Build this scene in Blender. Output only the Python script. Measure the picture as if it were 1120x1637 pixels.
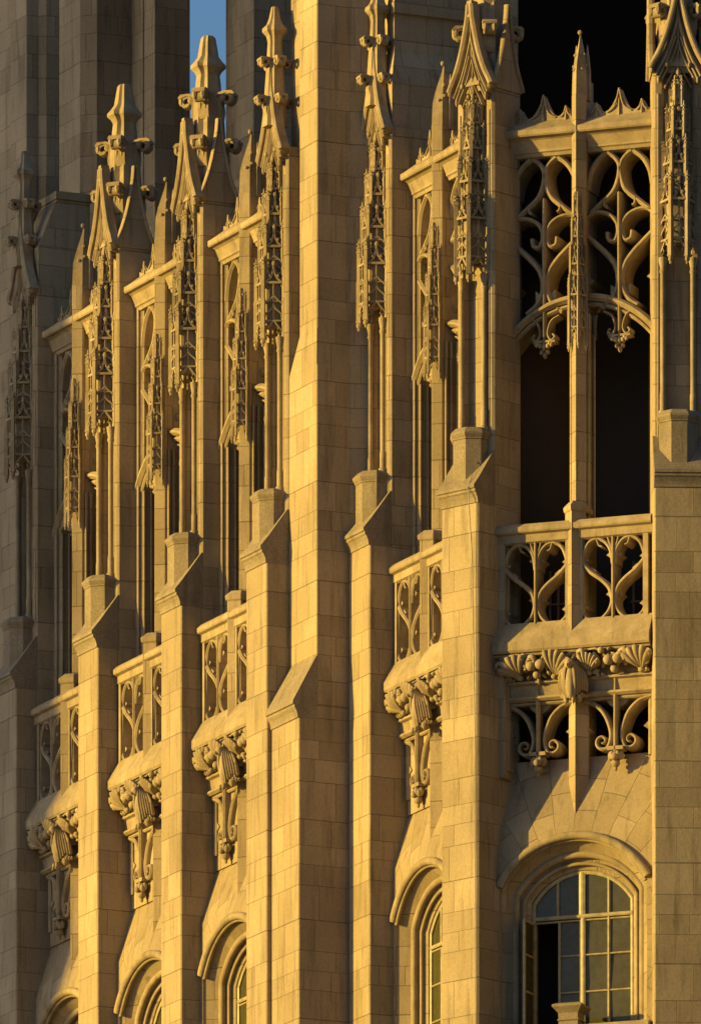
import bpy, bmesh, math, random
from math import radians as R, sin, cos, pi, sqrt, atan2
random.seed(7)
for o in list(bpy.data.objects): bpy.data.objects.remove(o)
SC = bpy.context.scene
COL = SC.collection

# ------------------------------------------------------------------ camera, sky, sun
W, H, F, D0, HZ, EYE = 1120.0, 1637.0, 24700.0, 411.67, 6600.0, 1.7
cam = bpy.data.cameras.new("camera")
cam.sensor_fit = 'HORIZONTAL'
cam.sensor_width = 36.0
cam.lens = F / W * 36.0
cam.shift_x = 0.0
cam.shift_y = (HZ - H / 2) / W
cam.clip_start = 1.0
cam.clip_end = 6000.0
co = bpy.data.objects.new("camera", cam)
co.location = (0, -D0, EYE)
co.rotation_euler = (R(90), 0, 0)
COL.objects.link(co)
SC.camera = co

SUN_AZ, SUN_EL = 77.0, 8.5      # degrees to the left of the viewing axis (behind the camera), height
sd = (-sin(R(SUN_AZ)) * cos(R(SUN_EL)), -cos(R(SUN_AZ)) * cos(R(SUN_EL)), sin(R(SUN_EL)))   # towards the sun
wd = bpy.data.worlds.new("World"); SC.world = wd; wd.use_nodes = True
nt = wd.node_tree; nt.nodes.clear()
sky = nt.nodes.new("ShaderNodeTexSky"); sky.sky_type = 'NISHITA'; sky.sun_disc = False
sky.sun_elevation = R(SUN_EL); sky.sun_rotation = atan2(sd[0], sd[1])
sky.altitude = 200; sky.air_density = 1.0; sky.dust_density = 2.0; sky.ozone_density = 3.5
bg = nt.nodes.new("ShaderNodeBackground"); bg.inputs[1].default_value = 0.098
wo = nt.nodes.new("ShaderNodeOutputWorld")
nt.links.new(sky.outputs[0], bg.inputs[0]); nt.links.new(bg.outputs[0], wo.inputs[0])
sl = bpy.data.lights.new("sun", 'SUN'); sl.energy = 5.0; sl.angle = R(0.5); sl.color = (1.0, 0.672, 0.118)
so = bpy.data.objects.new("sun", sl)
from mathutils import Vector, Matrix
so.rotation_euler = Vector(sd).to_track_quat('Z', 'Y').to_euler()
so.location = (-60, -60, 160); COL.objects.link(so)
SC.view_settings.view_transform = 'Standard'; SC.view_settings.look = 'None'
SC.view_settings.exposure = 0.86; SC.view_settings.gamma = 1.0
SC.cycles.max_bounces = 6; SC.cycles.diffuse_bounces = 4

# ------------------------------------------------------------------ materials
class G:
    def __init__(s, name):
        s.m = bpy.data.materials.new(name); s.m.use_nodes = True
        s.t = s.m.node_tree; s.t.nodes.clear()
        s.out = s.n("ShaderNodeOutputMaterial"); s.b = s.n("ShaderNodeBsdfPrincipled")
        s.t.links.new(s.b.outputs[0], s.out.inputs[0])
    def n(s, k, **kw):
        x = s.t.nodes.new(k)
        for a, v in kw.items(): setattr(x, a, v)
        return x
    def l(s, a, b): s.t.links.new(a, b)
    def val(s, sock, v):
        if hasattr(v, 'links'): s.l(v, sock)
        else: sock.default_value = v
    def math(s, op, a, b=0.0):
        x = s.n("ShaderNodeMath", operation=op); s.val(x.inputs[0], a); s.val(x.inputs[1], b); return x.outputs[0]
    def vec(s, op, a, b=None):
        x = s.n("ShaderNodeVectorMath", operation=op); s.val(x.inputs[0], a)
        if b is not None: s.val(x.inputs[1], b)
        return x
    def noise(s, v, scale, detail=4.0, rough=0.55):
        x = s.n("ShaderNodeTexNoise"); s.l(v, x.inputs["Vector"]); x.inputs["Scale"].default_value = scale
        x.inputs["Detail"].default_value = detail; x.inputs["Roughness"].default_value = rough; return x.outputs["Fac"]
    def ramp(s, v, stops):
        x = s.n("ShaderNodeValToRGB"); s.l(v, x.inputs[0]); e = x.color_ramp.elements
        for i, (p, c) in enumerate(stops):
            q = e[i] if i < 2 else e.new(p)
            q.position = p; q.color = (c, c, c, 1) if not hasattr(c, '__len__') else tuple(c) + (1,)
        return x.outputs[0]
    def mix(s, f, a, b, mode='MIX'):
        x = s.n("ShaderNodeMix", data_type='RGBA', blend_type=mode)
        s.val(x.inputs[0], f)
        for k, v in ((6, a), (7, b)):
            if hasattr(v, 'links'): s.l(v, x.inputs[k])
            else: x.inputs[k].default_value = tuple(v) + (1,)
        return x.outputs[2]

def stone(name, mode='brick', c1=(.302, .232, .145), c2=(.395, .311, .203), mortar=(.20, .15, .095), pits=0.0, row=.70, width=1.12, tone=1.0):
    g = G(name)
    geo = g.n("ShaderNodeNewGeometry"); P = geo.outputs["Position"]; N = geo.outputs["True Normal"]
    tc = g.n("ShaderNodeTexCoord")
    big = g.noise(P, .35, 3); mid = g.noise(P, 2.2, 5); fine = g.noise(P, 14.0, 5, .65)
    sm = g.n("ShaderNodeMapping"); g.l(P, sm.inputs[0]); sm.inputs["Scale"].default_value = (2.6, 2.6, .32)
    streak = g.noise(sm.outputs[0], 1.6, 5, .6)
    hfac = None
    if mode != 'plain':
        if mode == 'brick':
            z = g.n("ShaderNodeSeparateXYZ"); g.l(P, z.inputs[0])
            T = g.vec('NORMALIZE', g.vec('CROSS_PRODUCT', (0, 0, 1), N).outputs[0])
            hh = g.vec('DOT_PRODUCT', P, T.outputs[0]).outputs["Value"]
            vv = g.math('ADD', z.outputs[2], g.math('MULTIPLY', g.math('SINE', g.math('MULTIPLY', z.outputs[2], 2.1)), .19))
        else:                                # joints radiating from the arch centre
            z = g.n("ShaderNodeSeparateXYZ"); g.l(tc.outputs["Object"], z.inputs[0])
            zz = g.math('SUBTRACT', z.outputs[2], ARCH_C)
            hh = g.math('SQRT', g.math('ADD', g.math('POWER', z.outputs[0], 2.0), g.math('POWER', zz, 2.0)))
            vv = g.math('MULTIPLY', g.math('ARCTAN2', z.outputs[0], zz), 3.3)
        cv = g.n("ShaderNodeCombineXYZ"); g.l(hh, cv.inputs[0]); g.l(vv, cv.inputs[1])
        bt = g.n("ShaderNodeTexBrick"); g.l(cv.outputs[0], bt.inputs["Vector"])
        bt.offset = .43; bt.offset_frequency = 2; bt.squash = .72; bt.squash_frequency = 3
        bt.inputs["Color1"].default_value = c1 + (1,); bt.inputs["Color2"].default_value = c2 + (1,)
        bt.inputs["Mortar"].default_value = mortar + (1,)
        for k, v in (("Scale", 1.0), ("Mortar Size", .010), ("Mortar Smooth", .8), ("Bias", -.1), ("Brick Width", width), ("Row Height", row)):
            bt.inputs[k].default_value = v
        col = bt.outputs["Color"]; hfac = bt.outputs["Fac"]
    else:
        col = g.mix(g.ramp(mid, [(.35, 0.0), (.68, 1.0)]), c1, c2)
    col = g.mix(1.0, col, g.ramp(big, [(.3, .78), (.7, 1.08)]), 'MULTIPLY')
    col = g.mix(1.0, col, g.ramp(streak, [(.28, .66), (.48, 1.0)]), 'MULTIPLY')
    col = g.mix(1.0, col, g.ramp(fine, [(.3, .86), (.65, 1.06)]), 'MULTIPLY')
    if pits:
        sp = g.noise(P, 22.0, 6, .75)
        col = g.mix(g.ramp(sp, [(.44, 1.0 * pits), (.58, 0.0)]), col, (.12, .10, .08))
    if tone != 1.0: col = g.mix(1.0, col, (tone, tone, tone), 'MULTIPLY')
    g.l(col, g.b.inputs["Base Color"])
    g.b.inputs["Roughness"].default_value = .88
    g.b.inputs["Specular IOR Level"].default_value = .25
    bv = g.n('ShaderNodeBevel'); bv.samples = 4; bv.inputs['Radius'].default_value = .035
    h = g.math('ADD', g.math('MULTIPLY', fine, .008), g.math('MULTIPLY', mid, .016))
    if hfac is not None: h = g.math('SUBTRACT', h, g.math('MULTIPLY', hfac, .03))
    bp = g.n("ShaderNodeBump"); bp.inputs["Strength"].default_value = .7; bp.inputs["Distance"].default_value = 1.0
    g.l(h, bp.inputs["Height"])
    if mode == 'brick': g.l(bv.outputs[0], bp.inputs["Normal"])
    g.l(bp.outputs[0], g.b.inputs["Normal"])
    return g.m

def plainmat(name, c, rough=.6, metal=0.0, spec=.4, var=.25):
    g = G(name); geo = g.n("ShaderNodeNewGeometry")
    f = g.noise(geo.outputs["Position"], 6.0, 5, .6)
    a = tuple(x * (1 - var) for x in c); b = tuple(min(1, x * (1 + var)) for x in c)
    g.l(g.mix(g.ramp(f, [(.3, 0.0), (.7, 1.0)]), a, b), g.b.inputs["Base Color"])
    g.b.inputs["Roughness"].default_value = rough; g.b.inputs["Metallic"].default_value = metal
    g.b.inputs["Specular IOR Level"].default_value = spec
    return g.m

ARCH_R, ARCH_C = 2.50, 85.0 
M_BRICK = stone("limestone_ashlar")
M_VOUS = stone("limestone_voussoirs", 'arch', row=.62, width=1.25, c1=(.305, .235, .148), c2=(.385, .303, .198))
M_CARV = stone("limestone_carved", 'plain', c1=(.275, .212, .132), c2=(.38, .30, .195))
M_WEATH = stone("limestone_weathered", 'plain', c1=(.265, .21, .14), c2=(.33, .265, .185), pits=.5)
M_INSIDE_DARK = plainmat("shade_dark_inside", (.062, .050, .043), .95, 0, .05, .06)  # stone interior coloured dark, the shade of the unlit rooms painted in
M_VOID = plainmat("shade_dark_wall", (.012, .009, .007), .95, 0, .02, .05)  # near-black colour stands in for the shade inside the lantern
M_BRONZE = plainmat("painted_window_metal", (.31, .26, .15), .5, .0, .4, .3)
M_GLASS = plainmat("window_glass", (.06, .054, .024), .10, 0, .28, .18)
M_STEEL = plainmat("rusty_steel", (.30, .20, .11), .6, .2)
M_RUST = plainmat("dark_rust", (.004, .0014, .0005), .9)
M_CABLE = plainmat("cable_grey", (.30, .28, .25), .5)
M_BLIND = plainmat("roller_blind", (.22, .20, .15), .8)

# ------------------------------------------------------------------ mesh helpers
class MB:
    def __init__(s): s.v = []; s.f = []
    def add(s, vs, fs):
        o = len(s.v); s.v += [tuple(p) for p in vs]; s.f += [tuple(i + o for i in f) for f in fs]; return s
    def box(s, x0, x1, y0, y1, z0, z1): return s.prism([(x0, y0), (x1, y0), (x1, y1), (x0, y1)], z0, z1)
    def prism(s, pl, z0, z1):
        n = len(pl)
        vs = [(x, y, z0) for x, y in pl] + [(x, y, z1) for x, y in pl]
        return s.add(vs, [tuple(range(n))[::-1], tuple(range(n, 2 * n))] + [(i, (i + 1) % n, n + (i + 1) % n, n + i) for i in range(n)])
    def rings(s, rs, cap=True, closed=True):
        n = len(rs[0]); vs = [p for r in rs for p in r]; fs = []
        for k in range(len(rs) - 1):
            for i in range(n if closed else n - 1):
                j = (i + 1) % n
                fs.append((k * n + i, k * n + j, (k + 1) * n + j, (k + 1) * n + i))
        if cap: fs += [tuple(range(n))[::-1], tuple(range((len(rs) - 1) * n, len(rs) * n))]
        return s.add(vs, fs)
    def sweepx(s, pr, x0, x1):                       # closed (y, z) profile pulled along x
        return s.rings([[(x0, y, z) for y, z in pr], [(x1, y, z) for y, z in pr]])
    def extr(s, pl, y0, y1):                         # (x, z) outline given thickness in y
        return s.rings([[(x, y0, z) for x, z in pl], [(x, y1, z) for x, z in pl]])
    def bar(s, pts, w, yf, yb, ch=None, closed=False):   # tracery bar along an (x, z) line, arris to the front
        ch = w * .6 if ch is None else ch
        n = len(pts); rs = []
        for i, (x, z) in enumerate(pts):
            a = pts[(i - 1) % n] if (closed or i > 0) else pts[i]; b = pts[(i + 1) % n] if (closed or i < n - 1) else pts[i]
            dx, dz = b[0] - a[0], b[1] - a[1]; L = sqrt(dx * dx + dz * dz) or 1
            nx, nz = -dz / L, dx / L; ww = w(i / (n - 1.0)) if callable(w) else w
            q = lambda k, y: (x + nx * ww * k, y, z + nz * ww * k)
            rs.append([q(.5, yb), q(.5, yf + ch), q(.14, yf), q(-.14, yf), q(-.5, yf + ch), q(-.5, yb)])
        if closed: rs.append(rs[0])
        return s.rings(rs, not closed)
    def tube(s, pts, r, n=6, up=(0, 0, 1)):
        ps = [Vector(p) for p in pts]; rs = []
        for i, p in enumerate(ps):
            t = (ps[min(i + 1, len(ps) - 1)] - ps[max(i - 1, 0)]).normalized()
            u = Vector(up)
            if abs(t.dot(u)) > .95: u = Vector((1, 0, 0))
            a = t.cross(u).normalized(); b = t.cross(a)
            rr = r[i] if hasattr(r, '__len__') else r
            rs.append([tuple(p + (a * cos(2 * pi * k / n + pi / n) + b * sin(2 * pi * k / n + pi / n)) * rr) for k in range(n)])
        return s.rings(rs)
    def lathe(s, cx, cy, prof, n=8, rot=None, a0=None):
        rot = pi / n if rot is None else rot
        return s.rings([[(cx + r * cos(2 * pi * k / n + rot), cy + r * sin(2 * pi * k / n + rot), z) for k in range(n)] for z, r in prof])
    def blob(s, c, r, nu=10, nv=7, M=None):
        rs = []
        for j in range(nv + 1):
            th = pi * (j + .02 + (-.04 * j / nv)) / nv
            ring = []
            for i in range(nu):
                ph = 2 * pi * i / nu
                v = Vector((r[0] * sin(th) * cos(ph), r[1] * sin(th) * sin(ph), -r[2] * cos(th)))
                if M is not None: v = M @ v
                ring.append(tuple(v + Vector(c)))
            rs.append(ring)
        return s.rings(rs)
    def merge(s, o, fn=lambda p: p): return s.add([fn(p) for p in o.v], o.f)
    def build(s, name, mat, parent=None, smooth=None):
        me = bpy.data.meshes.new(name); me.from_pydata(s.v, [], s.f)
        bm = bmesh.new(); bm.from_mesh(me)
        bmesh.ops.recalc_face_normals(bm, faces=bm.faces); bm.to_mesh(me); bm.free()
        me.materials.append(mat)
        if smooth:
            me.polygons.foreach_set("use_smooth", [True] * len(me.polygons)); me.set_sharp_from_angle(angle=R(smooth))
        o = bpy.data.objects.new(name, me); COL.objects.link(o)
        if parent is not None: o.parent = parent
        return o

def cr(pts, k=6):                                     # smooth line through points
    out = []; n = len(pts)
    for i in range(n - 1):
        p0, p1, p2, p3 = pts[max(i - 1, 0)], pts[i], pts[i + 1], pts[min(i + 2, n - 1)]
        for j in range(k):
            t = j / k
            out.append(tuple(.5 * (2 * b + (c - a) * t + (2 * a - 5 * b + 4 * c - d) * t * t + (3 * b - a - 3 * c + d) * t ** 3) for a, b, c, d in zip(p0, p1, p2, p3)))
    return out + [tuple(pts[-1])]
def mir(p): return [(-q[0],) + tuple(q[1:]) for q in p]
def kids(o): return [c for c in bpy.data.objects if c.parent == o]
def dup(o, parent, loc, rz, sx=1.0):                  # a part and its sub-parts
    c = o.copy(); COL.objects.link(c); c.parent = parent
    c.location = loc; c.rotation_euler = (0, 0, rz); c.scale = (sx, 1, 1)
    for ch in kids(o):
        d = ch.copy(); COL.objects.link(d); d.parent = c
    return c
def empty(name, loc=(0, 0, 0)):
    o = bpy.data.objects.new(name, None); COL.objects.link(o); o.location = loc; return o
def tag(o, label=None, cat=None, group=None, kind=None):
    for k, v in (('label', label), ('category', cat), ('group', group), ('kind', kind)):
        if v: o[k] = v
    return o

TOWER = empty("gothic_tower")
tag(TOWER, "golden sunlit limestone gothic tower with buttress piers, pierced tracery and crocketed pinnacles", "tower")

# ------------------------------------------------------------------ plan (metres, from the picture's measured vanishing lines)
TA, T5, TC, T6 = 65.0, 42.5, 20.0, -2.5
def ud(t): return Vector((cos(R(t)), -sin(R(t))))
def ind(t): return Vector((sin(R(t)), cos(R(t))))
PW = 1.33
uA, iA = ud(TA), ind(TA)
c5 = Vector((2.4167, 0.0)) + ud(T5) * PW / 2
S4 = Vector((1.145, 4.258)); r4 = S4 - iA * .7; c4 = r4 - uA * PW / 2
bgR = (r4 - uA * PW) - iA * 1.48                      # right front corner of the great buttress
BGW = 1.75
r3 = bgR - uA * BGW - iA * .15; c3 = r3 - uA * PW / 2
c2, c1, c0 = c3 - uA * 5.6, c3 - uA * 11.2, c3 - uA * 16.8
E5 = Vector((2.4167, 0)) + ud(T5) * PW + ind(T5) * .7
WC = 4.4
E6 = E5 + ud(TC) * WC
c6 = E6 - ind(T6) * .7 + ud(T6) * PW / 2

# ------------------------------------------------------------------ piers
OCT = [(.21, 0), (.5, .29), (.5, .71), (.21, 1.0), (-.21, 1.0), (-.5, .71), (-.5, .29), (-.21, 0)]
def octs(k, c=(0, .5)): return [(c[0] + (x - 0) * k, c[1] + (y - .5) * k) for x, y in OCT]

def canopy():
    m = MB()
    base = [(-.46, .62), (-.22, .10), (.22, .10), (.46, .62)]
    tiers = [(102.62, 104.1, 1.0), (104.05, 105.1, .84), (105.05, 106.0, .64), (105.95, 106.7, .42)]
    for t, (z0, z1, k) in enumerate(tiers):
        pl = [(x * k, .62 + (y - .62) * k) for x, y in base]
        core = [(x * .74, .62 + (y - .62) * .75) for x, y in pl]
        m.prism([core[0], core[1], core[2], core[3]], z0 + (.35 if t == 0 else 0), z1 + .25)
        for a, b in zip(pl, pl[1:]):
            A, B = Vector((a[0], a[1], 0)), Vector((b[0], b[1], 0))
            P = lambda s, z: tuple(A.lerp(B, s) + Vector((0, 0, z)))
            h = z1 - z0
            for f in (lambda s: s, lambda s: 1 - s):
                m.tube([P(f(s), z0 + h * q) for s, q in cr([(.5, .94), (.5, .78), (.36, .70), (.12, .62), (.04, .50)], 3)], .027, 4)
                m.tube([P(f(s), z0 + h * q) for s, q in cr([(.5, .60), (.42, .52), (.16, .44), (.10, .36)], 3)], .027, 4)
                m.tube([P(f(s), z0 + h * q) for s, q in cr([(0, -.02), (.08, .10), (.3, .2), (.5, .31)], 3)], .030, 4)
                m.tube([P(f(s), z0 + h * q) for s, q in ((.24, .18), (.33, .10), (.27, .06))], .022, 4)
            m.tube([P(.5, z0 + h * .28), P(.5, z1 + .02)], .022, 4)
            for q, r in ((0.30, .032), (1.0, .045), (.66, .018)): m.tube([P(0, z0 + h * q), P(1, z0 + h * q)], r, 4)
            # little gablet over each face
            m.tube(cr([P(.08, z1), P(.34, z1 + .12), P(.46, z1 + .3), P(.5, z1 + .52)], 3), .030, 4); m.tube(cr([P(.92, z1), P(.66, z1 + .12), P(.54, z1 + .3), P(.5, z1 + .52)], 3), .030, 4)
            m.blob(P(.5, z1 + .52), (.05, .05, .08), 6, 4); m.blob(P(.30, z1 + .18), (.04, .04, .05), 6, 4); m.blob(P(.70, z1 + .18), (.04, .04, .05), 6, 4)
        for i, (x, y) in enumerate(pl):
            r = .082 * (.75 + .25 * k)
            m.lathe(x, y, [(z0 - .10, r * .4), (z0 - .04, r * 1.25), (z0 + .02, r), (z1 - .45, r), (z1 - .42, r * .82), (z1 + .34, r * .82), (z1 + .36, r * 1.1), (z1 + .41, r * .9), (z1 + .75, r * .12)], 4, 0 if i in (1, 2) else pi / 4)
            for q in (z1 + .50, z1 + .60): m.blob((x, y, q), (r * .95, r * .95, .03), 6, 3)
            if t == 0:
                m.blob((x, y, z0 - .12), (.075, .075, .085), 7, 5); m.blob((x, y, z0 - .22), (.04, .04, .05), 6, 4)
    m.lathe(0, .50, [(106.3, .16), (106.7, .10), (107.45, .05), (107.5, .085), (107.56, .085), (107.72, .02)], 6)
    for z, r in ((106.75, .15), (107.1, .12), (107.4, .1)):
        for k in range(4): m.blob((cos(k * pi / 2 + .78) * r, .5 + sin(k * pi / 2 + .78) * r, z), (.05, .05, .055), 6, 4)
    return m

def crocket():                                        # curled leaf, x outward, top plate at z = 0
    m = MB()
    a = [(.0, -.62), (.04, -.42), (.02, -.22), (.10, -.06)]
    sp = [(.20 + (.175 - .017 * k) * cos(2.3 - k * .62), -.185 + (.165 - .016 * k) * sin(2.3 - k * .62)) for k in range(9)]
    pts = cr(a + sp[1:], 3)
    t = MB(); t.bar(pts, lambda q: .10 - .035 * q, -.14, .14, .03)
    m.merge(t)
    m.extr([(-.05, -.03), (.14, .02), (.34, .015), (.40, -.05), (.39, -.09), (.2, -.03), (-.05, -.09)], -.16, .16)
    for s in (-1, 1):
        m.blob((.33, s * .10, -.13), (.07, .07, .12), 7, 5); m.blob((.10, s * .11, -.12), (.08, .05, .10), 7, 5)
        m.blob((.05, s * .06, -.36), (.05, .05, .12), 7, 5)
    return m

def cross_plan(h, c):                                  # cruciform outline, half width h
    a = h * .52
    return [(c[0] + x, c[1] + y) for x, y in ((h, -a), (h, a), (a * 1.25, a * 1.25), (a, h), (-a, h), (-a * 1.25, a * 1.25), (-h, a), (-h, -a), (-a * 1.25, -a * 1.25), (-a, -h), (a, -h), (a * 1.25, -a * 1.25))]

GX = [(.75, 107.62), (.66, 107.80), (.52, 108.05), (.38, 108.38), (.26, 108.75), (.16, 109.15), (.085, 109.5), (.05, 109.85)]
def gable(flat=False):
    m = MB(); g = cr(GX, 3)
    full = mir(g)[:-1] + [(0, 109.9)] + g[::-1][1:]
    def inset(d):
        out = []
        for x, z in GX:
            out.append((max(x - d * .8, .0), z - d * .95))
        return cr(out, 3)
    if not flat:
        for c, w, yf, yb in ((g, .16, .32, .62), (inset(.19), .09, .40, .62), (inset(.35), .07, .45, .62), (inset(.50), .05, .48, .62)):
            for q in (c, mir(c)): m.bar(q, w, yf, yb, .05)
        pan = inset(.08); m.extr([(-x, z) for x, z in pan] + [(x, z) for x, z in pan[::-1]], .54, .66)
        lo = [(.52, 107.35), (.46, 107.5), (.34, 107.75), (.2, 108.1), (.06, 108.5)]
        for q in (cr(lo, 3), mir(cr(lo, 3))): m.bar(q, .07, .42, .62)
        for s in (-1, 1):
            m.blob((s * .71, .44, 107.58), (.07, .12, .09), 8, 6); m.blob((s * .52, .46, 107.34), (.05, .06, .12), 7, 5)
            m.blob((s * .30, .42, 107.72), (.06, .05, .07), 7, 5)
        m.box(-.085, .085, .36, .62, 109.55, 109.95)
        m.box(-.11, .11, .33, .62, 109.50, 109.57)
    else:
        m.bar(g, .10, .50, .64, .04); m.bar(mir(g), .10, .50, .64, .04)
        pan = inset(.05); m.extr([(-x, z) for x, z in pan] + [(x, z) for x, z in pan[::-1]], .58, .70)
    return m

def make_pier(full):
    """lower shaft and upper niche shaft as the pier's own mesh"""
    h = PW / 2; m = MB(); c = .035
    m.prism([(-h, c), (-h + c, 0), (h - c, 0), (h, c), (h, 1.62), (-h, 1.62)], -EYE, 96.41)
    n = .36; d = .78
    yb = 1.66 if full else 1.62
    m.prism([(-h, .6 + .07), (-h + .07, .6), (-n - .06, .6), (-n, .68), (-n, d), (n, d), (n, .68), (n + .06, .6), (h - .07, .6), (h, .67), (h, yb), (-h, yb)], 96.40, 107.75)
    for s in (-1, 1): m.tube([(s * .52, .605, 97.4), (s * .52, .605, 107.0)], .035, 6)
    p = m.build("pier", M_BRICK, TOWER)
    w = MB().sweepx([(.01, 96.40), (-.03, 96.42), (-.03, 96.49), (-.05, 96.56), (-.10, 96.66), (-.14, 96.70), (-.14, 96.76), (-.18, 96.78), (-.18, 96.86), (.05, 97.14), (.62, 97.92), (.64, 97.92), (.64, 96.40)], -h - .003, h + .003)
    w.build("weathering", M_WEATH, p)
    q = MB(); q.prism(octs(1.0), 96.8, 98.18)
    q.rings([[(x, y, z) for x, y in octs(k)] for z, k in ((98.17, 1.0), (98.19, 1.05), (98.22, 1.05), (98.26, 1.10), (98.32, 1.16), (98.37, 1.16), (98.50, .92))])
    q.build("pedestal", M_WEATH, p)
    for s in (-1, 1):
        k = MB(); k.lathe(s * .40, .52, [(98.45, .12), (98.55, .12), (98.58, .085), (99.0, .085), (99.02, .072), (102.2, .072), (102.25, .1), (102.34, .075), (102.55, .12), (102.62, .12)], 10)
        k.build("colonnette", M_CARV, p, 40)
    canopy().build("canopy", M_CARV, p)
    gable().build("gable", M_CARV, p)
    if full:
        cc = (0, 1.12)
        for a in (pi / 2, -pi / 2):
            t = MB(); t.merge(gable(True), lambda v: (cc[0] + (v[0] * .78) * cos(a) - (v[1] - .60 - h + .0) * sin(a) * -1 * -1, 0, 0))
            t = MB()
            def tf(v, s=1 if a > 0 else -1):
                return (s * (h + .62 - v[1] + .0), cc[1] + v[0] * .80, v[2])
            t.merge(gable(True), tf); t.build("gable", M_BRICK, p)
        sp = MB()
        lv = [(107.7, .66), (108.0, .58), (108.5, .50), (109.2, .44), (110.0, .39), (110.5, .37), (110.55, .335), (110.95, .31), (111.18, .285), (111.28, .33), (111.38, .43), (111.47, .43), (111.58, .34), (111.70, .26), (112.0, .215), (112.22, .18), (112.27, .14)]
        sp.rings([[(x, y, z) for x, y in cross_plan(r, cc)] for z, r in lv])
        sp.build("finial", M_CARV, p, 28)
        ck = crocket()
        for z, rr, sc in ((110.68, .34, 1.2), (109.35, .48, 1.2)):
            for k in range(4):
                a = pi / 4 + k * pi / 2
                t = MB(); t.merge(ck, lambda v: (cc[0] + (rr + v[0] * sc) * cos(a) - v[1] * sc * sin(a), cc[1] + (rr + v[0] * sc) * sin(a) + v[1] * sc * cos(a), z + v[2] * sc))
                t.build("crocket", M_CARV, p, 40)
    else:
        cc = (0, .55)
        sp = MB()
        lv = [(108.4, .30), (109.0, .27), (109.6, .23), (110.3, .19), (110.7, .17), (110.86, .20), (110.98, .30), (111.08, .30), (111.18, .2), (111.35, .14), (111.66, .08)]
        sp.rings([[(x, y, z) for x, y in cross_plan(r, cc)] for z, r in lv])
        sp.build("finial", M_CARV, p, 28)
        ck = crocket()
        for z, rr in ((110.25, .14), (109.2, .24)):
            for a in (0.0, pi, pi * .5, pi * 1.5):
                t = MB(); t.merge(ck, lambda v: (cc[0] + (rr + v[0] * .85) * cos(a) - v[1] * .85 * sin(a), cc[1] + (rr + v[0] * .85) * sin(a) + v[1] * .85 * cos(a), z + v[2] * .85))
                t.build("crocket", M_CARV, p, 40)
    return p

pier_full = make_pier(True); pier_half = make_pier(False)
used = set()
def put(proto, parent, c, t, sx=1.0, yo=0.0):
    p2 = c + ind(t) * yo; loc = (p2.x, p2.y, EYE)
    if id(proto) not in used:
        used.add(id(proto)); proto.location = loc; proto.rotation_euler = (0, 0, -R(t)); proto.scale = (sx, 1, 1); return proto
    return dup(proto, parent, loc, -R(t), sx)
P5 = put(pier_full, TOWER, c5, T5)
P6 = put(pier_full, TOWER, c6, T6); P1 = put(pier_full, TOWER, c1, TA); P2 = put(pier_full, TOWER, c2, TA)
P4 = put(pier_half, TOWER, c4, TA); P3 = put(pier_half, TOWER, c3, TA); P0 = put(pier_half, TOWER, c0, TA)

# great buttress: origin on its right front corner, x to the left is negative
m = MB(); c = .03
m.prism([(-BGW, 0), (-c, 0), (0, c), (0, 3.2), (-BGW, 3.2)], -EYE, 92.30)
m.prism([(-BGW, .53), (-c, .53), (0, .53 + c), (0, 3.2), (-BGW, 3.2)], 92.25, 101.50)
m.rings([[(-BGW, .53, 101.49), (-.001, .53, 101.49), (-.001, 3.2, 101.49), (-BGW, 3.2, 101.49)], [(-1.10, .54, 102.45), (-.001, .54, 102.45), (-.001, 3.2, 102.45), (-1.10, 3.2, 102.45)]])
m.prism([(-1.1, .54), (-c, .54), (0, .54 + c), (0, 3.2), (-1.1, 3.2)], 102.40, 135)
m.box(-2.35, -1.05, .86, 3.2, 101.70, 135)
m.prism([(0, 1.52), (.16, 1.98), (.16, 3.0), (0, 3.0)], -EYE, 135)
m.box(-.01, PW - .45, 2.9, 3.2, 90, 109)
BIG = m.build("great_buttress", M_BRICK, TOWER)
w = MB().sweepx([(.01, 91.87), (-.04, 91.89), (-.04, 91.97), (-.07, 92.07), (-.13, 92.17), (-.13, 92.23), (-.18, 92.25), (-.18, 92.33), (.53, 93.61), (.56, 93.61), (.56, 91.87)], -BGW - .003, .003)
w.build("weathering", M_WEATH, BIG)
put(BIG, TOWER, bgR, TA)
B0 = (c0 - uA * PW / 2) - uA * .0 + iA * .15
put(BIG, TOWER, B0 + iA * .55, TA).scale = (1, .38, 1)

# fin wall standing behind the pier beside the great buttress
m = MB(); h = PW / 2
m.box(-h + .1, h - .35, .9, 4.6, 107.6, 130); m.box(-h + .05, h - .06, .70, 4.2, 107.6, 109.0)
m.rings([[(-h + .05, .7, 109), (h - .06, .7, 109), (h - .06, 4.2, 109), (-h + .05, 4.2, 109)], [(-h + .05, .9, 109.9), (h - .34, .9, 109.9), (h - .34, 4.2, 109.9), (-h + .05, 4.2, 109.9)]])
m.sweepx([(.85, 110.9), (.85, 111.2), (4.4, 111.2), (4.4, 110.9)], -h, h - .25)
m.box(-h + .1, h - .30, 1.9, 2.5, 111.2, 130); m.box(-h + .1, h - .30, 3.3, 3.6, 111.2, 130)
m.box(-h - 0.1, h - .01, 1.6, 4.2, 90, 107.7)
FIN = m.build("buttress_fin", M_BRICK, TOWER); put(FIN, TOWER, c4, TA)
m = MB(); m.box(-h + .05, h - .08, .72, 2.3, 107.6, 108.9)
m.sweepx([(.72, 108.88), (2.3, 108.88), (2.3, 110.3), (1.3, 110.3)], -h + .05, h - .08); m.box(-h + .05, h - .03, 1.25, 2.35, 110.28, 110.5)
m.box(-h - 4, -h + .03, 1.0, 2.28, -EYE, 104)
pc = c0; o = m.build("roof_block", M_BRICK, TOWER); o.location = (pc.x, pc.y, EYE); o.rotation_euler = (0, 0, -R(TA))

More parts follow.
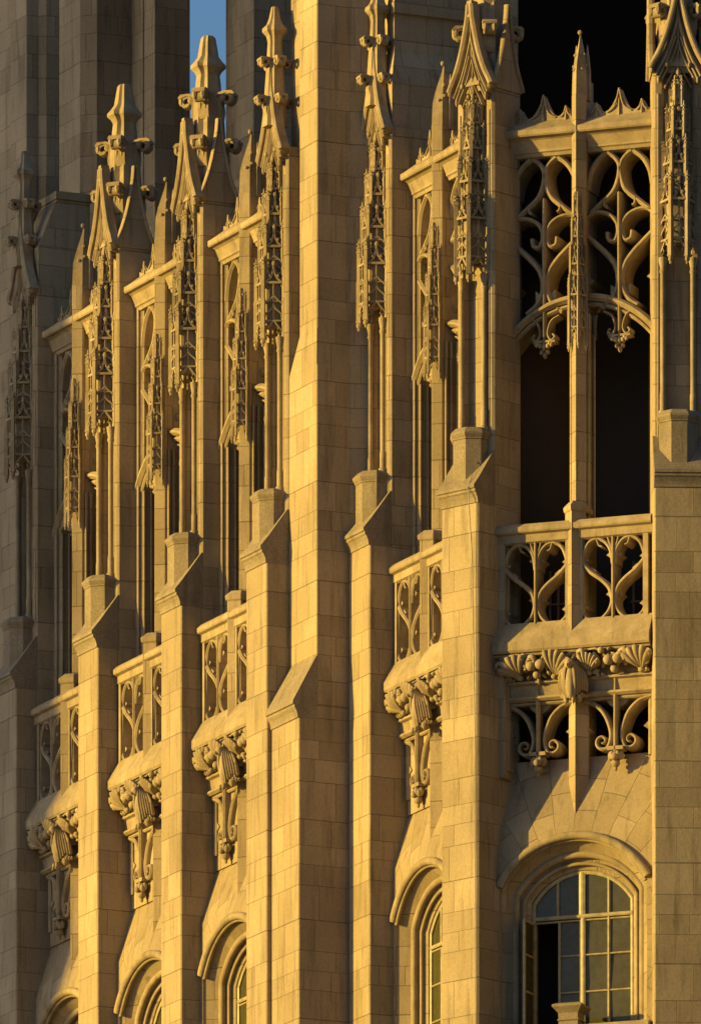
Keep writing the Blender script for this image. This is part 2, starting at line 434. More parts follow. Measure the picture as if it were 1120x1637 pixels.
# ------------------------------------------------------------------ one bay, origin on the lower wall plane at its middle
HW = 2.15
def arc(half, zs, za, n=24):
    rise = za - zs; r = (half * half + rise * rise) / (2 * rise); zc = za - r; a = math.asin(min(1, half / r))
    if rise > half: a = pi - a
    return [(r * sin(-a + 2 * a * k / n), zc + r * cos(-a + 2 * a * k / n)) for k in range(n + 1)]

def bay_wall():
    out = arc(2.0, 86.28, 87.44); mid = arc(1.72, 86.08, 87.12); inn = arc(1.40, 85.95, 86.74)
    m = MB(); n = len(out)
    top = [(-HW + 2 * HW * k / (n - 1), 87.72) for k in range(n)]
    front = [[(x, 0, z) for x, z in top], [(x, 0, z) for x, z in out]]
    m.rings(front, False, False)
    # flanks beside the arch and sloped spandrel above it
    for s in (-1, 1): m.add([(s * HW, 0, 87.72), (s * HW, 0, 78), (s * 2.0, 0, 78), (s * 2.0, 0, 86.28)], [(0, 1, 2, 3)])
    m.add([(-HW, 0, 87.72), (HW, 0, 87.72), (HW, .64, 89.72), (-HW, .64, 89.72), (HW, 2.2, 89.72), (-HW, 2.2, 89.72)], [(0, 1, 2, 3), (3, 2, 4, 5)])
    ext = lambda c, y: [(c[0][0], y, 78)] + [(x, y, z) for x, z in c] + [(c[-1][0], y, 78)]
    # plain wall further down to the street
    m.box(-HW, HW, .35, .9, -EYE, 78)
    return m
ROLL = [(cos(2 * pi * k / 10), sin(2 * pi * k / 10)) for k in range(10)]
def ring_moulding(m, c, y, r, ex=None):
    pts = [(x, y, z) for x, z in c]
    if ex: pts = [(c[0][0], y, ex)] + pts + [(c[-1][0], y, ex)]
    m.tube(pts, r, 8, (0, 1, 0)); return m

wall = bay_wall().build("arched_wall", M_VOUS, TOWER)
rv = MB(); ext = lambda c, y: [(c[0][0], y, 78)] + [(x, y, z) for x, z in c] + [(c[-1][0], y, 78)]
o_, m_, i_ = arc(2.0, 86.28, 87.44), arc(1.72, 86.08, 87.12), arc(1.40, 85.95, 86.74)
rv.rings([ext(o_, 0), ext(o_, .06), ext(m_, .46), ext(m_, .52), ext(i_, .72), ext(i_, 1.25)], False, False)
rv.build("window_reveal", M_BRICK, wall)
hm = MB(); ring_moulding(hm, arc(2.04, 86.30, 87.52, 30), -.04, .115); ring_moulding(hm, arc(1.96, 86.2, 87.42, 30), .03, .06)
hm.build("hood_mould", M_CARV, wall, 50)
hm = MB(); ring_moulding(hm, arc(1.74, 86.08, 87.10, 30), .46, .10, 79); ring_moulding(hm, arc(1.54, 85.98, 86.88, 30), .58, .05, 79)
hm.build("inner_moulding", M_CARV, wall, 50)

# window
wy = .78; inn = arc(1.40, 85.95, 86.74)
fr = MB()
fr.bar([(-1.36, 79.5)] + [(x * .965, z - .05) for x, z in inn] + [(1.36, 79.5)], .11, wy - .04, wy + .1, .02)
def archz(x): 
    r = (1.36 ** 2 + .78 ** 2) / 1.56; return 86.70 - r + sqrt(max(0, r * r - x * x))
ZT = 85.52
fr.bar([(-1.36, ZT), (1.36, ZT)], .10, wy - .06, wy + .1, .02); fr.bar([(-1.36, ZT - .10), (1.36, ZT - .10)], .05, wy - .02, wy + .08, .02)
fr.bar([(0, 79.5), (0, ZT)], .12, wy - .05, wy + .1, .02); fr.bar([(-.03, ZT), (-.03, archz(0))], .17, wy - .05, wy + .1, .02)
for x in (-.70, .70): fr.bar([(x, ZT), (x, archz(x))], .07, wy - .03, wy + .08, .02)
fr.bar([(.70, 79.5), (.70, ZT)], .07, wy - .03, wy + .08, .02)
fr.bar([(-.66, 79.5), (-.66, ZT - .1)], .07, wy - .02, wy + .08, .02); fr.bar([(-.08, 79.5), (-.08, ZT - .1)], .05, wy - .02, wy + .08, .02)
for k in range(1, 6):
    z = ZT - .05 - .98 * k
    fr.bar([(0, z), (1.36, z)], .05, wy - .02, wy + .07, .02); fr.bar([(-.66, z), (-.05, z)], .05, wy - .02, wy + .07, .02)
win = fr.build("window", M_BRONZE, TOWER)
gl = MB()
def pane(x0, x1, z0, z1):
    t = random.uniform(-.03, .03); t2 = random.uniform(-.03, .03)
    gl.add([(x0, wy + .03 + t, z0), (x1, wy + .03 + t2, z0), (x1, wy + .03 - t2, z1), (x0, wy + .03 - t, z1)], [(0, 1, 2, 3)])
for x0, x1 in ((0.02, .70), (.70, 1.36), (-.66, -.02)):
    for k in range(6): pane(x0, x1, ZT - .05 - .98 * (k + 1), ZT - .07 - .98 * k)
for x0, x1 in ((-1.36, -.70), (-.70, -.03), (-.03, .70), (.70, 1.36)):
    xs = [x0 + (x1 - x0) * k / 6 for k in range(7)]
    gl.add([(x, wy + .03, ZT) for x in xs] + [(x, wy + .03, max(ZT + .02, archz(x))) for x in xs], [(i, i + 1, i + 8, i + 7) for i in range(6)])
gl.build("glass", M_GLASS, win)
cs = MB(); L = .70; ca = R(94)
def cx(q, z, o=0.0): return (-1.34 + q * cos(ca) + o * sin(ca), wy - .03 - q * sin(ca) + o * cos(ca), z)
def cbar(q0, q1, z0, z1):
    cs.add([cx(q0, z0, -.03), cx(q1, z0, -.03), cx(q1, z1, -.03), cx(q0, z1, -.03), cx(q0, z0, .03), cx(q1, z0, .03), cx(q1, z1, .03), cx(q0, z1, .03)], [(0, 1, 2, 3), (7, 6, 5, 4), (0, 4, 5, 1), (1, 5, 6, 2), (2, 6, 7, 3), (3, 7, 4, 0)])
cbar(0, .06, 79.6, ZT - .1); cbar(L - .07, L, 79.6, ZT - .1); cbar(.06, L - .07, ZT - .17, ZT - .1)
for k in range(1, 6): cbar(.06, L - .07, ZT - .08 - .98 * k, ZT - .03 - .98 * k)
cas = cs.build("casement", M_BRONZE, win); cas["label"] = "casement swung open to the outside"
cg = MB(); cg.add([cx(.06, 79.6), cx(L - .07, 79.6), cx(L - .07, ZT - .15), cx(.06, ZT - .15)], [(0, 1, 2, 3)]); cgo = cg.build("glass", M_GLASS, win)
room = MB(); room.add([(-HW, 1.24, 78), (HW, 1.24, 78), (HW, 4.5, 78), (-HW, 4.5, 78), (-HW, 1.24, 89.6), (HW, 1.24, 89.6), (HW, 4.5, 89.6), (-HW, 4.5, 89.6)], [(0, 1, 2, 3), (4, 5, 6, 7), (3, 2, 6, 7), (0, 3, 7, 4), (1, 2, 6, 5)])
room.build("dark_room", M_INSIDE_DARK, win)

# parapet below the window with its middle pedestal
pp = MB(); pp.sweepx([(-.25, 82.05), (-.36, 82.12), (-.36, 82.34), (-.3, 82.42), (.05, 82.42), (.12, 82.34), (.12, 82.12), (.0, 82.05)], -HW, HW); pp.box(-HW, HW, -.22, -.02, 80, 82.06)
par = pp.build("parapet", M_CARV, TOWER)
pd = MB(); pd.rings([[(sx_ * a, -.20 + sy_ * a, z) for sx_, sy_ in ((-1, -1), (1, -1), (1, 1), (-1, 1))] for z, a in ((80, .26), (82.50, .26), (82.53, .30), (82.58, .26), (82.72, .27), (82.80, .33), (82.88, .40), (82.94, .40), (82.98, .32))])
pd.build("pedestal", M_WEATH, par)

# jambs, floor slabs and head of the upper recess
jb = MB()
for s in (-1, 1):
    a = 1.93
    jb.prism([(s * HW, .56), (s * (a + .10), .56), (s * (a + .08), .62), (s * a, .64), (s * (a - .02), .72), (s * (a - .02), 1.30), (s * HW, 1.30)][::s], 89.5, 106.0)
    for dx, dy, r in ((.06, .58, .045), (-.02, .72, .05), (-.06, .92, .035), (-.05, 1.1, .045)): jb.tube([(s * (a + dx), dy, 89.5), (s * (a + dx), dy, 105.9)], r, 8)
jamb = jb.build("jamb", M_BRICK, TOWER)
ri = MB(); X = HW
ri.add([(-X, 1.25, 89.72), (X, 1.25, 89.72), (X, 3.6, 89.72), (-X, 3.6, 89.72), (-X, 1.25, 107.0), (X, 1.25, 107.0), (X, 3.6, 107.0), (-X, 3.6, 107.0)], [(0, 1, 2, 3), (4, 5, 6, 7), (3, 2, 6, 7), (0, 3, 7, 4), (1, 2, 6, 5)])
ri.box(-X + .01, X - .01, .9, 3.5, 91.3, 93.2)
ri.build("dark_room", M_INSIDE_DARK, jamb)

# cornice and cresting
cn = MB(); cn.sweepx([(.70, 105.80), (.58, 105.82), (.55, 105.90), (.50, 105.93), (.50, 105.98), (.40, 106.22), (.33, 106.27), (.22, 106.29), (.19, 106.33), (.19, 106.46), (.26, 106.50), (.66, 106.80), (1.3, 106.84), (1.3, 105.80)], -HW, HW)
cor = cn.build("cornice", M_CARV, TOWER)
cre = MB()
for cxx in (-1.04, 1.04):
    top = []
    for px, ph, pw in ((-.62, .26, .22), (0, .60, .40), (.62, .26, .22)):
        for q in (-1, -.75, -.5, -.25, 0, .25, .5, .75, 1): top.append((cxx + px + q * pw, 106.86 + ph * (1 - abs(q)) ** 1.9))
    top = [(cxx - .98, 106.9)] + top + [(cxx + .98, 106.9)]
    cre.extr([(cxx - .98, 106.72)] + top + [(cxx + .98, 106.72)], .62, .92)
    for px, ph in ((-.62, .26), (0, .60), (.62, .26)):
        cre.tube([(cxx + px, .60, 106.74), (cxx + px, .59, 106.86 + ph * .55)], (.045, .015), 5)
        cre.tube(cr([(cxx + px - ph * .55, .60, 106.84), (cxx + px - ph * .2, .59, 106.88 + ph * .2), (cxx + px, .60, 106.86 + ph)], 4), .024, 5)
        cre.tube(cr([(cxx + px + ph * .55, .60, 106.84), (cxx + px + ph * .2, .59, 106.88 + ph * .2), (cxx + px, .60, 106.86 + ph)], 4), .024, 5)
cre.build("cresting", M_CARV, cor)

# flowing tracery of the head
tr = MB(); HLX = .97; S = .90
def tz(py): return (6600 - py) * 411.0 / F
YF, YB = .62, 1.42
for cxx in (-1.03, 1.03):
    inner = -1 if cxx > 0 else 1
    for s in (-1, 1):
        def L_(pts, w=.10, k=5, yf=YF, yb=YB): tr.bar(cr([(cxx + s * x * S, tz(y)) for x, y in pts], k), w * 1.2, yf, yb, w * .62)
        L_([(0, 270), (.06, 258), (.26, 246), (.6, 238), (1.0, 234)])
        L_([(0, 236), (.35, 241), (.68, 254), (.9, 274), (1.0, 300)], .12)
        L_([(0, 268), (.05, 286), (.2, 305), (.55, 322), (1.0, 342)], .12)
        L_([(1.0, 340), (.7, 336), (.35, 341), (.12, 353), (.06, 370), (.16, 384), (.34, 382), (.38, 370)], .09)
        L_([(1.0, 374), (.72, 388), (.4, 405), (.14, 424), (.05, 446), (.12, 466), (.3, 480), (.55, 490)], .12)
        L_([(.50, 318), (.45, 328), (.38, 330)], .06)
        for x, y in ((.90, 445), (.2, 462)): tr.extr([(cxx + s * (x + .1) * S, tz(y - 9)), (cxx + s * (x - .10) * S, tz(y)), (cxx + s * (x + .1) * S, tz(y + 9))], YF + .12, YB)
    tr.bar([(cxx, tz(308)), (cxx, 101.0)], .10, YF - .05, YB); tr.bar([(cxx, 101.6), (cxx, 100.65)], .07, YF - .02, YF + .3)
    for s in (-1, 1): tr.bar([(cxx + s * .92, 101.0), (cxx + s * .92, 105.9)], .10, YF, YB)
ta = arc(2.2, 100.72, 101.98, 30)
tr.bar(ta, .20, .50, YB, .10); tr.bar([(x * .97, z - .17) for x, z in ta], .12, .62, YB, .05)
tra = tr.build("tracery", M_CARV, TOWER)
for cxx in (-1.03, 1.03):
    p = MB(); za = 101.15
    for s in (-1, 1):
        p.bar(cr([(cxx + s * .42, 101.55), (cxx + s * .2, 101.42), (cxx + s * .10, 101.1), (cxx + s * .2, 100.92), (cxx + s * .3, 101.0), (cxx + s * .24, 101.08)], 4), .06, .58, .95)
        for k in range(3): p.blob((cxx + s * (.07 + .09 * k), .72 - .03 * (k % 2), 100.78 + .05 * k), (.075, .13, .09), 8, 5)
        p.blob((cxx + s * .08, .70, 100.62), (.06, .09, .07), 7, 5); p.blob((cxx + s * .3, .72, 100.98), (.07, .14, .07), 8, 5)
    p.box(cxx - .30, cxx + .30, .60, .98, 100.86, 100.92)
    for k in range(5): p.blob((cxx + (k - 2) * .1, .62, 100.80 - .03 * (2 - abs(k - 2))), (.05, .05, .07), 7, 5)
    p.blob((cxx, .72, 100.54), (.06, .08, .1), 7, 5)
    p.build("pendant", M_CARV, tra, 50)

# mullion with prow front, base, pinnacle and little canopy
mu = MB()
mu.prism([(-.15, 1.25), (-.15, .50), (-.19, .46), (-.19, .40), (0, .17), (.19, .40), (.19, .46), (.15, .50), (.15, 1.25)], 95.9, 107.3)
for s in (-1, 1):
    for q, (dx, dy, r) in enumerate(((.235, .50, .042), (.20, .66, .055), (.29, .80, .035), (.20, .95, .05))):
        mu.tube([(s * dx, dy, 95.9), (s * dx, dy, 101.5)], r, 8)
    mu.tube(cr([(s * .29, .80, 101.0), (s * .36, .80, 101.5), (s * .55, .80, 101.8)], 4), .035, 8)
mu.prism([(-.20, 1.25), (-.20, .25), (-.27, .16), (-.27, .10), (0, -.18), (.27, .10), (.27, .16), (.20, .25), (.20, 1.25)], 91.6, 96.15)
mu.prism([(-.20, 1.25), (-.20, .52), (-.27, .46), (-.27, .40), (0, .12), (.27, .40), (.27, .46), (.20, .52), (.20, 1.25)], 87.9, 91.7)
mu.rings([[(x * k, .25 + (y - .25) * k, z) for x, y in ((-.27, .6), (-.27, .10), (0, -.18), (.27, .10), (.27, .6))] for z, k in ((96.12, 1), (96.15, 1.12), (96.22, 1.16), (96.27, 1.16), (96.42, .7))])
mul = mu.build("mullion", M_BRICK, TOWER)
pn = MB()
pr_ = ((-.15, .9), (-.19, .40), (0, .17), (.19, .40), (.15, .9))
pn.rings([[(x * k, .55 + (y - .55) * k, z) for x, y in pr_] for z, k in ((107.2, 1.0), (107.9, .92), (108.2, .72), (108.75, .22), (109.0, .05))])
for s in (-1, 1):
    pn.tube([(s * .17, .66, 107.2), (s * .17, .66, 108.0), (s * .15, .66, 108.7)], (.09, .08, .015), 4)
pn.box(-.13, .13, .6, 1.2, 107.2, 107.8)
for z, r in ((108.1, .16), (108.4, .12)):
    for s in (-1, 1): pn.blob((s * r, .48, z), (.05, .05, .05), 6, 4)
for s in (-1, 1):
    pn.blob((s * .10, .34, 107.98), (.05, .06, .05), 7, 4)
pn.blob((0, .5, 109.0), (.06, .06, .07), 7, 5)
pn.build("pinnacle", M_CARV, mul)
cpm = MB(); cpm.merge(canopy(), lambda v: (v[0] * .53, .30 + (v[1] - .62) * .55, 100.55 + (v[2] - 102.45) * .83)); cpm.build("canopy", M_CARV, mul)

# balustrade
ba = MB(); BF, BB = .02, .60; z0, z1 = 93.25, 95.42; hh = z1 - z0
for cxx in (-1.06, 1.06):
    for s in (-1, 1):
        def L_(pts, w=.08): ba.bar(cr([(cxx + s * x * .86, z1 - hh * y) for x, y in pts], 5), w * 1.0, BF, BB, w * .45)
        L_([(.02, .34), (.09, .17), (.28, .06), (.55, .02), (.82, .08), (.97, .22), (1.0, .32)], .10)
        L_([(1.0, .30), (.72, .42), (.36, .53), (.12, .64), (.03, .78)], .12)
        L_([(.02, .72), (.07, .84), (.18, .93), (.36, 1.0)], .09)
        L_([(.98, .36), (.99, .6), (.99, .9), (.8, 1.0)], .08)
        L_([(.52, .03), (.46, .1), (.36, .12)], .05); L_([(0, .2), (.10, .1), (.18, .0)], .06)
        for x, y in ((.16, .22), (.90, .26), (.17, .70), (.9, .84), (.66, .40)):
            ba.extr([(cxx + s * (x - .07) * .86, z1 - hh * (y - .05)), (cxx + s * (x + .08) * .86, z1 - hh * (y + .005)), (cxx + s * (x - .07) * .86, z1 - hh * (y + .05))] if x < .6 else
                    [(cxx + s * (x + .08) * .86, z1 - hh * (y - .05)), (cxx + s * (x - .09) * .86, z1 - hh * (y + .005)), (cxx + s * (x + .08) * .86, z1 - hh * (y + .05))], BF + .10, BB)
        ba.box(cxx + s * .90 - .07, cxx + s * .90 + .07, BF - .03, BB, z0 - .05, z1)
    ba.bar([(cxx, z0 - .05), (cxx, z1)], .085, BF - .04, BB)
bal = ba.build("balustrade", M_CARV, TOWER)
cp = MB(); cp.sweepx([(.04, 95.38), (-.04, 95.42), (-.04, 95.62), (-.14, 95.66), (-.16, 95.70), (-.16, 95.80), (-.06, 95.90), (.59, 95.92), (.66, 95.8), (.66, 95.38)], -HW, HW)
cp.build("coping", M_CARV, bal)

# balcony shelf with carved band and grotesque
sh = MB(); sh.sweepx([(.10, 93.30), (.02, 93.28), (-.29, 92.74), (-.31, 92.71), (-.31, 92.50), (-.27, 92.44), (.0, 92.40), (1.2, 92.40), (1.2, 93.30)], -HW, HW)
sh.sweepx([(1.2, 92.41), (-.24, 92.41), (-.20, 92.36), (.12, 92.28), (.22, 92.05), (.24, 91.80), (.18, 91.76), (.10, 91.74), (.10, 91.68), (.20, 91.64), (.24, 91.36), (.14, 91.34), (.12, 91.28), (.20, 91.22), (.36, 91.2), (1.2, 91.2)], -HW, HW)
shelf = sh.build("balcony_shelf", M_CARV, TOWER)
fz = MB()
def cy(z): 
    t = min(1, max(0, (92.42 - z) / .66)); return -.19 + .34 * t ** 1.6
def shell(x, z, a0, a1, r, nr=8):                   # fluted fan hanging from the ledge
    na, nq = nr * 4 + 1, 8; fr_, bk = [], []
    for q in range(nq):
        t = .06 + .94 * q / (nq - 1)
        rf_, rb_ = [], []
        for k in range(na):
            u = k / (na - 1); a = a0 + (a1 - a0) * u; fl = abs(sin(pi * nr * u)) ** .6
            rr = r * t * (1 + .10 * fl * t - .04); zz = z + rr * sin(a)
            y = cy(min(92.4, zz)) - .06 - .17 * sin(t * 2.35) - .075 * fl * t
            rf_.append((x + rr * cos(a), y, zz)); rb_.append((x + rr * cos(a), max(y + .05, cy(min(92.4, zz)) + .05), zz))
        fr_.append(rf_); bk.append(rb_)
    fz.rings(fr_, False, False); fz.rings([fr_[-1], bk[-1]], False, False)
    for e in (0, -1): fz.rings([[w_[e] for w_ in fr_], [w_[e] for w_ in bk]], False, False)
    fz.blob((x, cy(z) - .08, z), (.10, .1, .08), 8, 5)
    for e in (a0 + .12, a1 - .12): fz.blob((x + r * .86 * cos(e), cy(z + r * .86 * sin(e)) - .2, z + r * .86 * sin(e)), (.07, .07, .07), 8, 5)
for cxx in (-1.06, 1.06):
    i_ = 0 if cxx < 0 else 1
    shell(cxx - (.42, .66)[i_], 91.82, R((62, 30)[i_]), R((172, 118)[i_]), (.52, .44)[i_], (5, 6)[i_]); shell(cxx + (.52, .78)[i_], 91.80, R((10, 40)[i_]), R((112, 150)[i_]), (.60, .54)[i_], (6, 5)[i_])
    for k in range(9):                              # curling leaves between the fans
        x = cxx - .95 + .235 * k + random.uniform(-.05, .05); z = random.uniform(91.86, 92.2); q = random.choice((-1, 1)); L = random.uniform(.16, .26)
        pts = cr([(x, cy(z) + .02, z), (x + q * L * .5, cy(z) - .16, z + L * .7), (x + q * L * 1.1, cy(z) - .24, z + L * .8), (x + q * L * 1.3, cy(z) - .20, z + L * .35), (x + q * L * 1.0, cy(z) - .19, z + L * .2)], 4)
        fz.tube(pts, [.03 + .045 * sin(pi * min(1, .15 + j_ / len(pts))) for j_ in range(len(pts))], 6)
    for dx, dz, r in ((-.05, 92.08, .14), (.21, 92.10, .145), (.07, 91.86, .11), (-.22, 92.32, .09), (.42, 92.3, .09)): fz.blob((cxx + dx, cy(dz) - .13, dz), (r, r, r), 12, 8)
    for k in range(30):
        x = cxx + random.uniform(-.98, .98); z = random.uniform(91.75, 92.36)
        M = Matrix.Rotation(random.uniform(0, 3), 3, 'Y')
        fz.blob((x, cy(z) - .02, z), (random.uniform(.07, .16), .12, random.uniform(.03, .065)), 8, 5, M)
    fz.tube(cr([(cxx - .9, cy(92.3) - .05, 92.3), (cxx - .3, cy(92.36) - .1, 92.36), (cxx + .1, cy(91.9) - .1, 91.92), (cxx + .5, cy(92.3) - .1, 92.33), (cxx + .95, cy(92) - .06, 92.0)], 6), .035, 6)
fz.build("carved_band", M_CARV, shelf, 60)
gq = MB()
gq.blob((0, .02, 91.45), (.20, .20, .62), 14, 10); gq.blob((0, -.14, 91.98), (.15, .17, .17), 12, 8); gq.blob((0, -.28, 91.90), (.05, .10, .06), 8, 6)
for s in (-1, 1):
    for k in range(6):
        a = .10 + .055 * k
        gq.tube(cr([(s * (.10 + .02 * k), -.10 + .045 * k, 92.05 - .02 * k), (s * (a + .07), -.12 + .06 * k, 91.6), (s * (a + .05), -.03 + .07 * k, 91.15 - .02 * k), (s * (a * .75), .03 + .07 * k, 90.75 + .05 * k)], 4), [.05, .05, .055, .06, .06, .06, .06, .055, .05, .045, .035, .02, .012], 6)
    gq.blob((s * .10, -.22, 92.02), (.045, .05, .045), 7, 5); gq.tube([(s * .1, -.1, 92.1), (s * .16, -.06, 92.28)], (.05, .01), 5)
    gq.blob((s * .12, -.06, 90.82), (.06, .09, .10), 8, 5); gq.blob((s * .22, .2, 90.95), (.1, .14, .16), 8, 6)
    gq.tube([(s * .1, -.1, 90.8), (s * .16, -.14, 90.66)], (.04, .015), 5)
gq.v = [(x * .80, y * .85 - .27, 91.62 + (z - 91.5) * .84) for x, y, z in gq.v]; gq.build("grotesque", M_CARV, shelf, 60)

# scroll work under the fascia, one piece per light
for cxx in (-1.06, 1.06):
    sb = MB(); zt, zb = 91.22, 89.85; o_ = len(sb.v)
    sb.bar([(cxx, 91.66), (cxx, 89.62)], .10, .40, .75, .06)
    for s in (-1, 1):
        vol = [(cxx + s * (.38 + (.23 - .0155 * k) * cos(pi + .25 + k * .62)), 90.03 + (.235 - .0155 * k) * sin(pi + .25 + k * .62)) for k in range(14)]
        sb.bar(cr([(cxx + s * .98, 91.16), (cxx + s * .62, 91.05), (cxx + s * .34, 90.78), (cxx + s * .18, 90.4), (cxx + s * .15, 90.12)] + vol[1:], 4), lambda q: .12 - .065 * q, .50, 1.12, .05)
        sb.bar([(cxx + s * .92, 89.6), (cxx + s * .92, 91.2)], .13, .56, 1.1, .05)
        sb.extr([(cxx + s * .9, 90.55), (cxx + s * .72, 90.38), (cxx + s * .9, 90.25)], .62, 1.0)
        sb.bar([(cxx + s * .98, 91.18), (cxx, 91.18)], .10, .5, 1.1, .04)
        sb.extr([(cxx + s * .05, 91.2), (cxx + s * .35, 91.2), (cxx + s * .2, 91.0), (cxx + s * .05, 90.9)], .62, 1.0)
    sb.v = [(x, y - .24, z) for x, y, z in sb.v]; sc_ = sb.build("scroll_bracket", M_CARV, TOWER)
    p = MB(); p.box(cxx - .22, cxx + .22, .40, .76, 89.76, 89.86)
    for k in range(7): p.blob((cxx + .15 * cos(k * pi / 6 * 1.0 + 0), .52 - .12 * sin(k * pi / 6), 89.62 - .03 * (k % 2)), (.075, .075, .12), 8, 5)
    p.blob((cxx, .36, 89.56), (.10, .08, .10), 9, 6); p.blob((cxx, .5, 89.42), (.12, .12, .12), 9, 6); p.blob((cxx, .5, 89.27), (.05, .05, .07), 7, 5)
    p.v = [(x, y - .24, z) for x, y, z in p.v]; p.build("rosette", M_CARV, sc_, 50)

protos = [wall, win, par, jamb, cor, tra, mul, bal, shelf] + [o for o in kids(TOWER) if o.name.startswith("scroll_bracket")]
cB = {}
cB['C'] = (E5 + ud(TC) * (WC / 2 - .05) + ind(TC) * .12, TC, WC / (2 * HW) + .004)
E4 = Vector((2.4167, 0)) + ind(T5) * .7
w4 = (E4 - S4).dot(uA)
cB['B4'] = (S4 + uA * w4 / 2, TA, w4 / (2 * HW) + .006)
for k, (a, b) in {'B3': (c2, c3), 'B2': (c1, c2), 'B1': (c0, c1)}.items():
    cB[k] = ((a + b) / 2 + iA * .6, TA, 1.0)
for k in ('C', 'B4', 'B3', 'B2', 'B1'):
    c, t, sx = cB[k]
    for p in protos: put(p, TOWER, c, t, sx)

# closed left sash in the bays where it is shut; the right-hand bay keeps its open casement
sx_ = MB(); sx_.bar([(-.70, 79.5), (-.70, ZT - .1)], .06, wy - .02, wy + .08, .02)
for k in range(1, 6): sx_.bar([(-1.36, ZT - .05 - .98 * k), (-.70, ZT - .05 - .98 * k)], .05, wy - .02, wy + .07, .02)
sg_ = MB(); sg_.add([(-1.36, wy + .03, 79.6), (-.70, wy + .04, 79.6), (-.70, wy + .03, ZT - .05), (-1.36, wy + .02, ZT - .05)], [(0, 1, 2, 3)])
pw_ = None
for w_ in [o for o in kids(TOWER) if o.name.startswith("window")]:
    if w_ is win: continue
    for ch in kids(w_):
        if ch.data in (cas.data, cgo.data): bpy.data.objects.remove(ch)
    if pw_ is None: pw_ = (sx_.build("sash", M_BRONZE, w_), sg_.build("glass", M_GLASS, w_))
    else:
        for o in pw_: d = o.copy(); COL.objects.link(d); d.parent = w_
# stone panels closing the traceried heads of the narrow side, and the splayed jamb beside the corner pier
tp = MB(); tp.box(-2.1, 2.1, 1.0, 1.12, 101.9, 105.85); tpo = None
for t_ in [o for o in kids(TOWER) if o.name.startswith("tracery")]:
    if t_ is tra: continue
    if tpo is None: tpo = tp.build("back_panel", M_BRICK, t_)
    else: d = tpo.copy(); COL.objects.link(d); d.parent = t_
def back_all(name, first_, box_):                   # stone backing in the shallow panels of the narrow side only
    q_ = None
    for t_ in [o for o in kids(TOWER) if o.name.startswith(name)]:
        if t_.data in seen_[name]:
            c_ = cB['C'][0]
            if (Vector((t_.location.x, t_.location.y)) - c_).length < .5: continue
        if q_ is None: q_ = MB().box(*box_).build("back_panel", M_BRICK, t_)
        else: d_ = q_.copy(); COL.objects.link(d_); d_.parent = t_
seen_ = {"balustrade": [bal.data], "balcony_shelf": [shelf.data]}
back_all("balustrade", bal, (-2.1, 2.1, .36, .44, 93.27, 95.40))
back_all("balcony_shelf", shelf, (-2.1, 2.1, .42, .50, 89.2, 91.21))
jc = MB(); jc.prism([(-2.3, -.03), (-1.98, -.03), (-1.93, .03), (-1.93, .60), (-2.3, .6)], 89.2, 95.6); jc.prism([(-1.93, .12), (-1.87, .17), (-1.87, .6), (-1.93, .6)], 89.4, 95.5)
jco = jc.build("splayed_jamb", M_BRICK, TOWER); put(jco, TOWER, cB['C'][0], TC)

# ------------------------------------------------------------------ upper lantern seen behind
def path_prism(mb, start, steps, z0, z1, back=4.0):
    pts = [Vector(start)]
    for k, d in steps:
        v = uA if k == 'f' else (iA if k == 's' else (uA + iA).normalized())
        pts.append(pts[-1] + v * d)
    pts += [pts[-1] + Vector((-.1, back)), pts[0] + Vector((0, back + 3))]
    return mb.prism([(p.x, p.y) for p in pts], z0, z1)
def atpx(px, Y): return Vector(((px - 560) * (D0 + Y) / F, Y))
m = MB()
path_prism(m, atpx(93, 33), [('f', 1.55), ('c', .52), ('s', 1.1), ('f', .75), ('s', .04), ('f', .75), ('s', 1.1)], 98, 150)
m.build("lantern_pier", M_BRICK, TOWER).location = (0, 0, EYE)
m = MB()
path_prism(m, atpx(361, 31), [('f', 1.0), ('s', -.15), ('f', 1.25), ('s', 1.2)], 98, 150)
path_prism(m, atpx(352, 30), [('f', 1.5), ('s', 3.0)], 98, 112.2); path_prism(m, atpx(346, 29.8), [('f', 1.9), ('s', 3.0)], 112.0, 112.5)
m.build("lantern_pier", M_BRICK, TOWER).location = (0, 0, EYE)
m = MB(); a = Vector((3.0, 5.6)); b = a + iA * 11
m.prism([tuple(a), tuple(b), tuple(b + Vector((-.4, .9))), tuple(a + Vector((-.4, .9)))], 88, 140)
m.build("void_shade_wall", M_VOID, TOWER).location = (0, 0, EYE)  # backing wall added so the shaded void above the cornice reads black

# ------------------------------------------------------------------ separate things
cab = MB(); Q = lambda x, y, z: (c5.x + ud(T5).x * x + ind(T5).x * y, c5.y + ud(T5).y * x + ind(T5).y * y, z + EYE)
cab.tube([Q(.33, .56, 101.6), Q(.34, .54, 99.0), Q(.40, .40, 97.9), Q(.47, -.20, 96.8), Q(.53, -.10, 95.0), Q(.58, -.035, 90), Q(.60, -.03, 78)], .014, 6)
o = cab.build("cable", M_CABLE); tag(o, "thin grey cable hanging down the front of the corner pier", "cable")

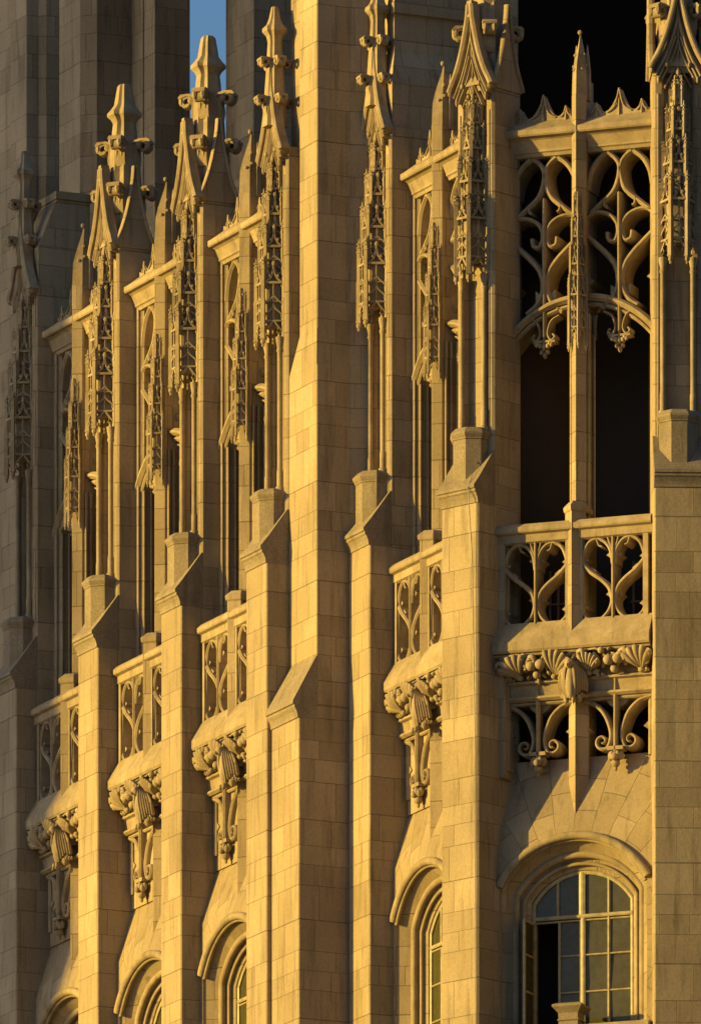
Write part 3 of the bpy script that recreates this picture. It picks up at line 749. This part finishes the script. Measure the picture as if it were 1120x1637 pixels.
sc = empty("scaffold", (cB['C'][0].x, cB['C'][0].y, 0)); sc.rotation_euler = (0, 0, -R(TC))
tag(sc, "rusty steel scaffold tubes standing in the dark behind the pierced stone tracery", "scaffold")
for x, za, zb in ((-1.40, 93.2, 95.1), (-1.17, 93.2, 95.0), (-.98, 93.2, 94.9), (.96, 93.2, 95.2), (1.42, 93.2, 106.6)):
    MB().tube([(x, 2.1, za + EYE), (x, 2.1, zb + EYE)], .035, 8).build("upright_tube", M_STEEL, sc, 40)
for xa, xb, z in ((-1.45, -.92, 94.2), (.9, 1.45, 94.1)):
    MB().tube([(xa, 2.06, z + EYE), (xb, 2.06, z + EYE)], .03, 8).build("ledger_tube", M_STEEL, sc, 40)

# neighbour whose shadow covers the far left of the tower
p1L = c1 - uA * PW / 2
Bp = p1L + Vector((-.676, 3.1)); sh_ = Vector((sd[0], sd[1])).normalized(); pn_ = Vector((sh_.y, -sh_.x))
if pn_.dot(c0 - c1) < 0: pn_ = -pn_
Bp = Bp - pn_ * .75
nb = empty("office_tower", (Bp.x + sh_.x * 150 + pn_.x * 10, Bp.y + sh_.y * 150 + pn_.y * 10, 0)); nb.rotation_euler = (0, 0, atan2(pn_.y, pn_.x))
tag(nb, "plain tall stone office tower left of the gothic tower, outside the picture", "building")
MB().box(-10, 10, -9, 9, 0, 155).build("wall", M_CARV, nb)
MB().box(-10.0, 10.4, -9.4, 9.4, 155, 157).build("roof", M_WEATH, nb)
wproto = MB().box(-.7, .7, -.06, .10, -1.3, 1.3).build("window", M_GLASS, nb)
first = True
for i in range(8):
    for j in range(10):
        q = wproto if first else wproto.copy()
        if not first: COL.objects.link(q); q.parent = nb
        first = False
        q.location = (-8.4 + i * 2.4, -9.03, 15 + j * 13)

M_DARKWALL = plainmat("sky_blocker_dark", (.06, .05, .04), .35, 0, .5)
rb = empty("sky_blocker", (95, -60, 0)); rb.rotation_euler = (0, 0, R(35))  # added out of view to block sky light on the right-facing sides
tag(rb, "added unseen dark block right of the gothic tower, cutting off sky light", "building")
MB().box(-45, 45, -15, 15, 0, 190).build("wall", M_DARKWALL, rb); MB().box(-45.5, 45.5, -15.5, 15.5, 190, 192).build("roof", M_WEATH, rb)
for i in range(6):
    MB().box(-44 + i * 15, -33 + i * 15, 15.02, 15.1, 4, 186).build("window", M_GLASS, rb)

g = MB(); g.add([(-3000, -3000, 0), (3000, -3000, 0), (3000, 3000, 0), (-3000, 3000, 0)], [(0, 1, 2, 3)])
o = g.build("ground", plainmat("pale_paving", (.20, .17, .13), .9)); tag(o, kind="structure")
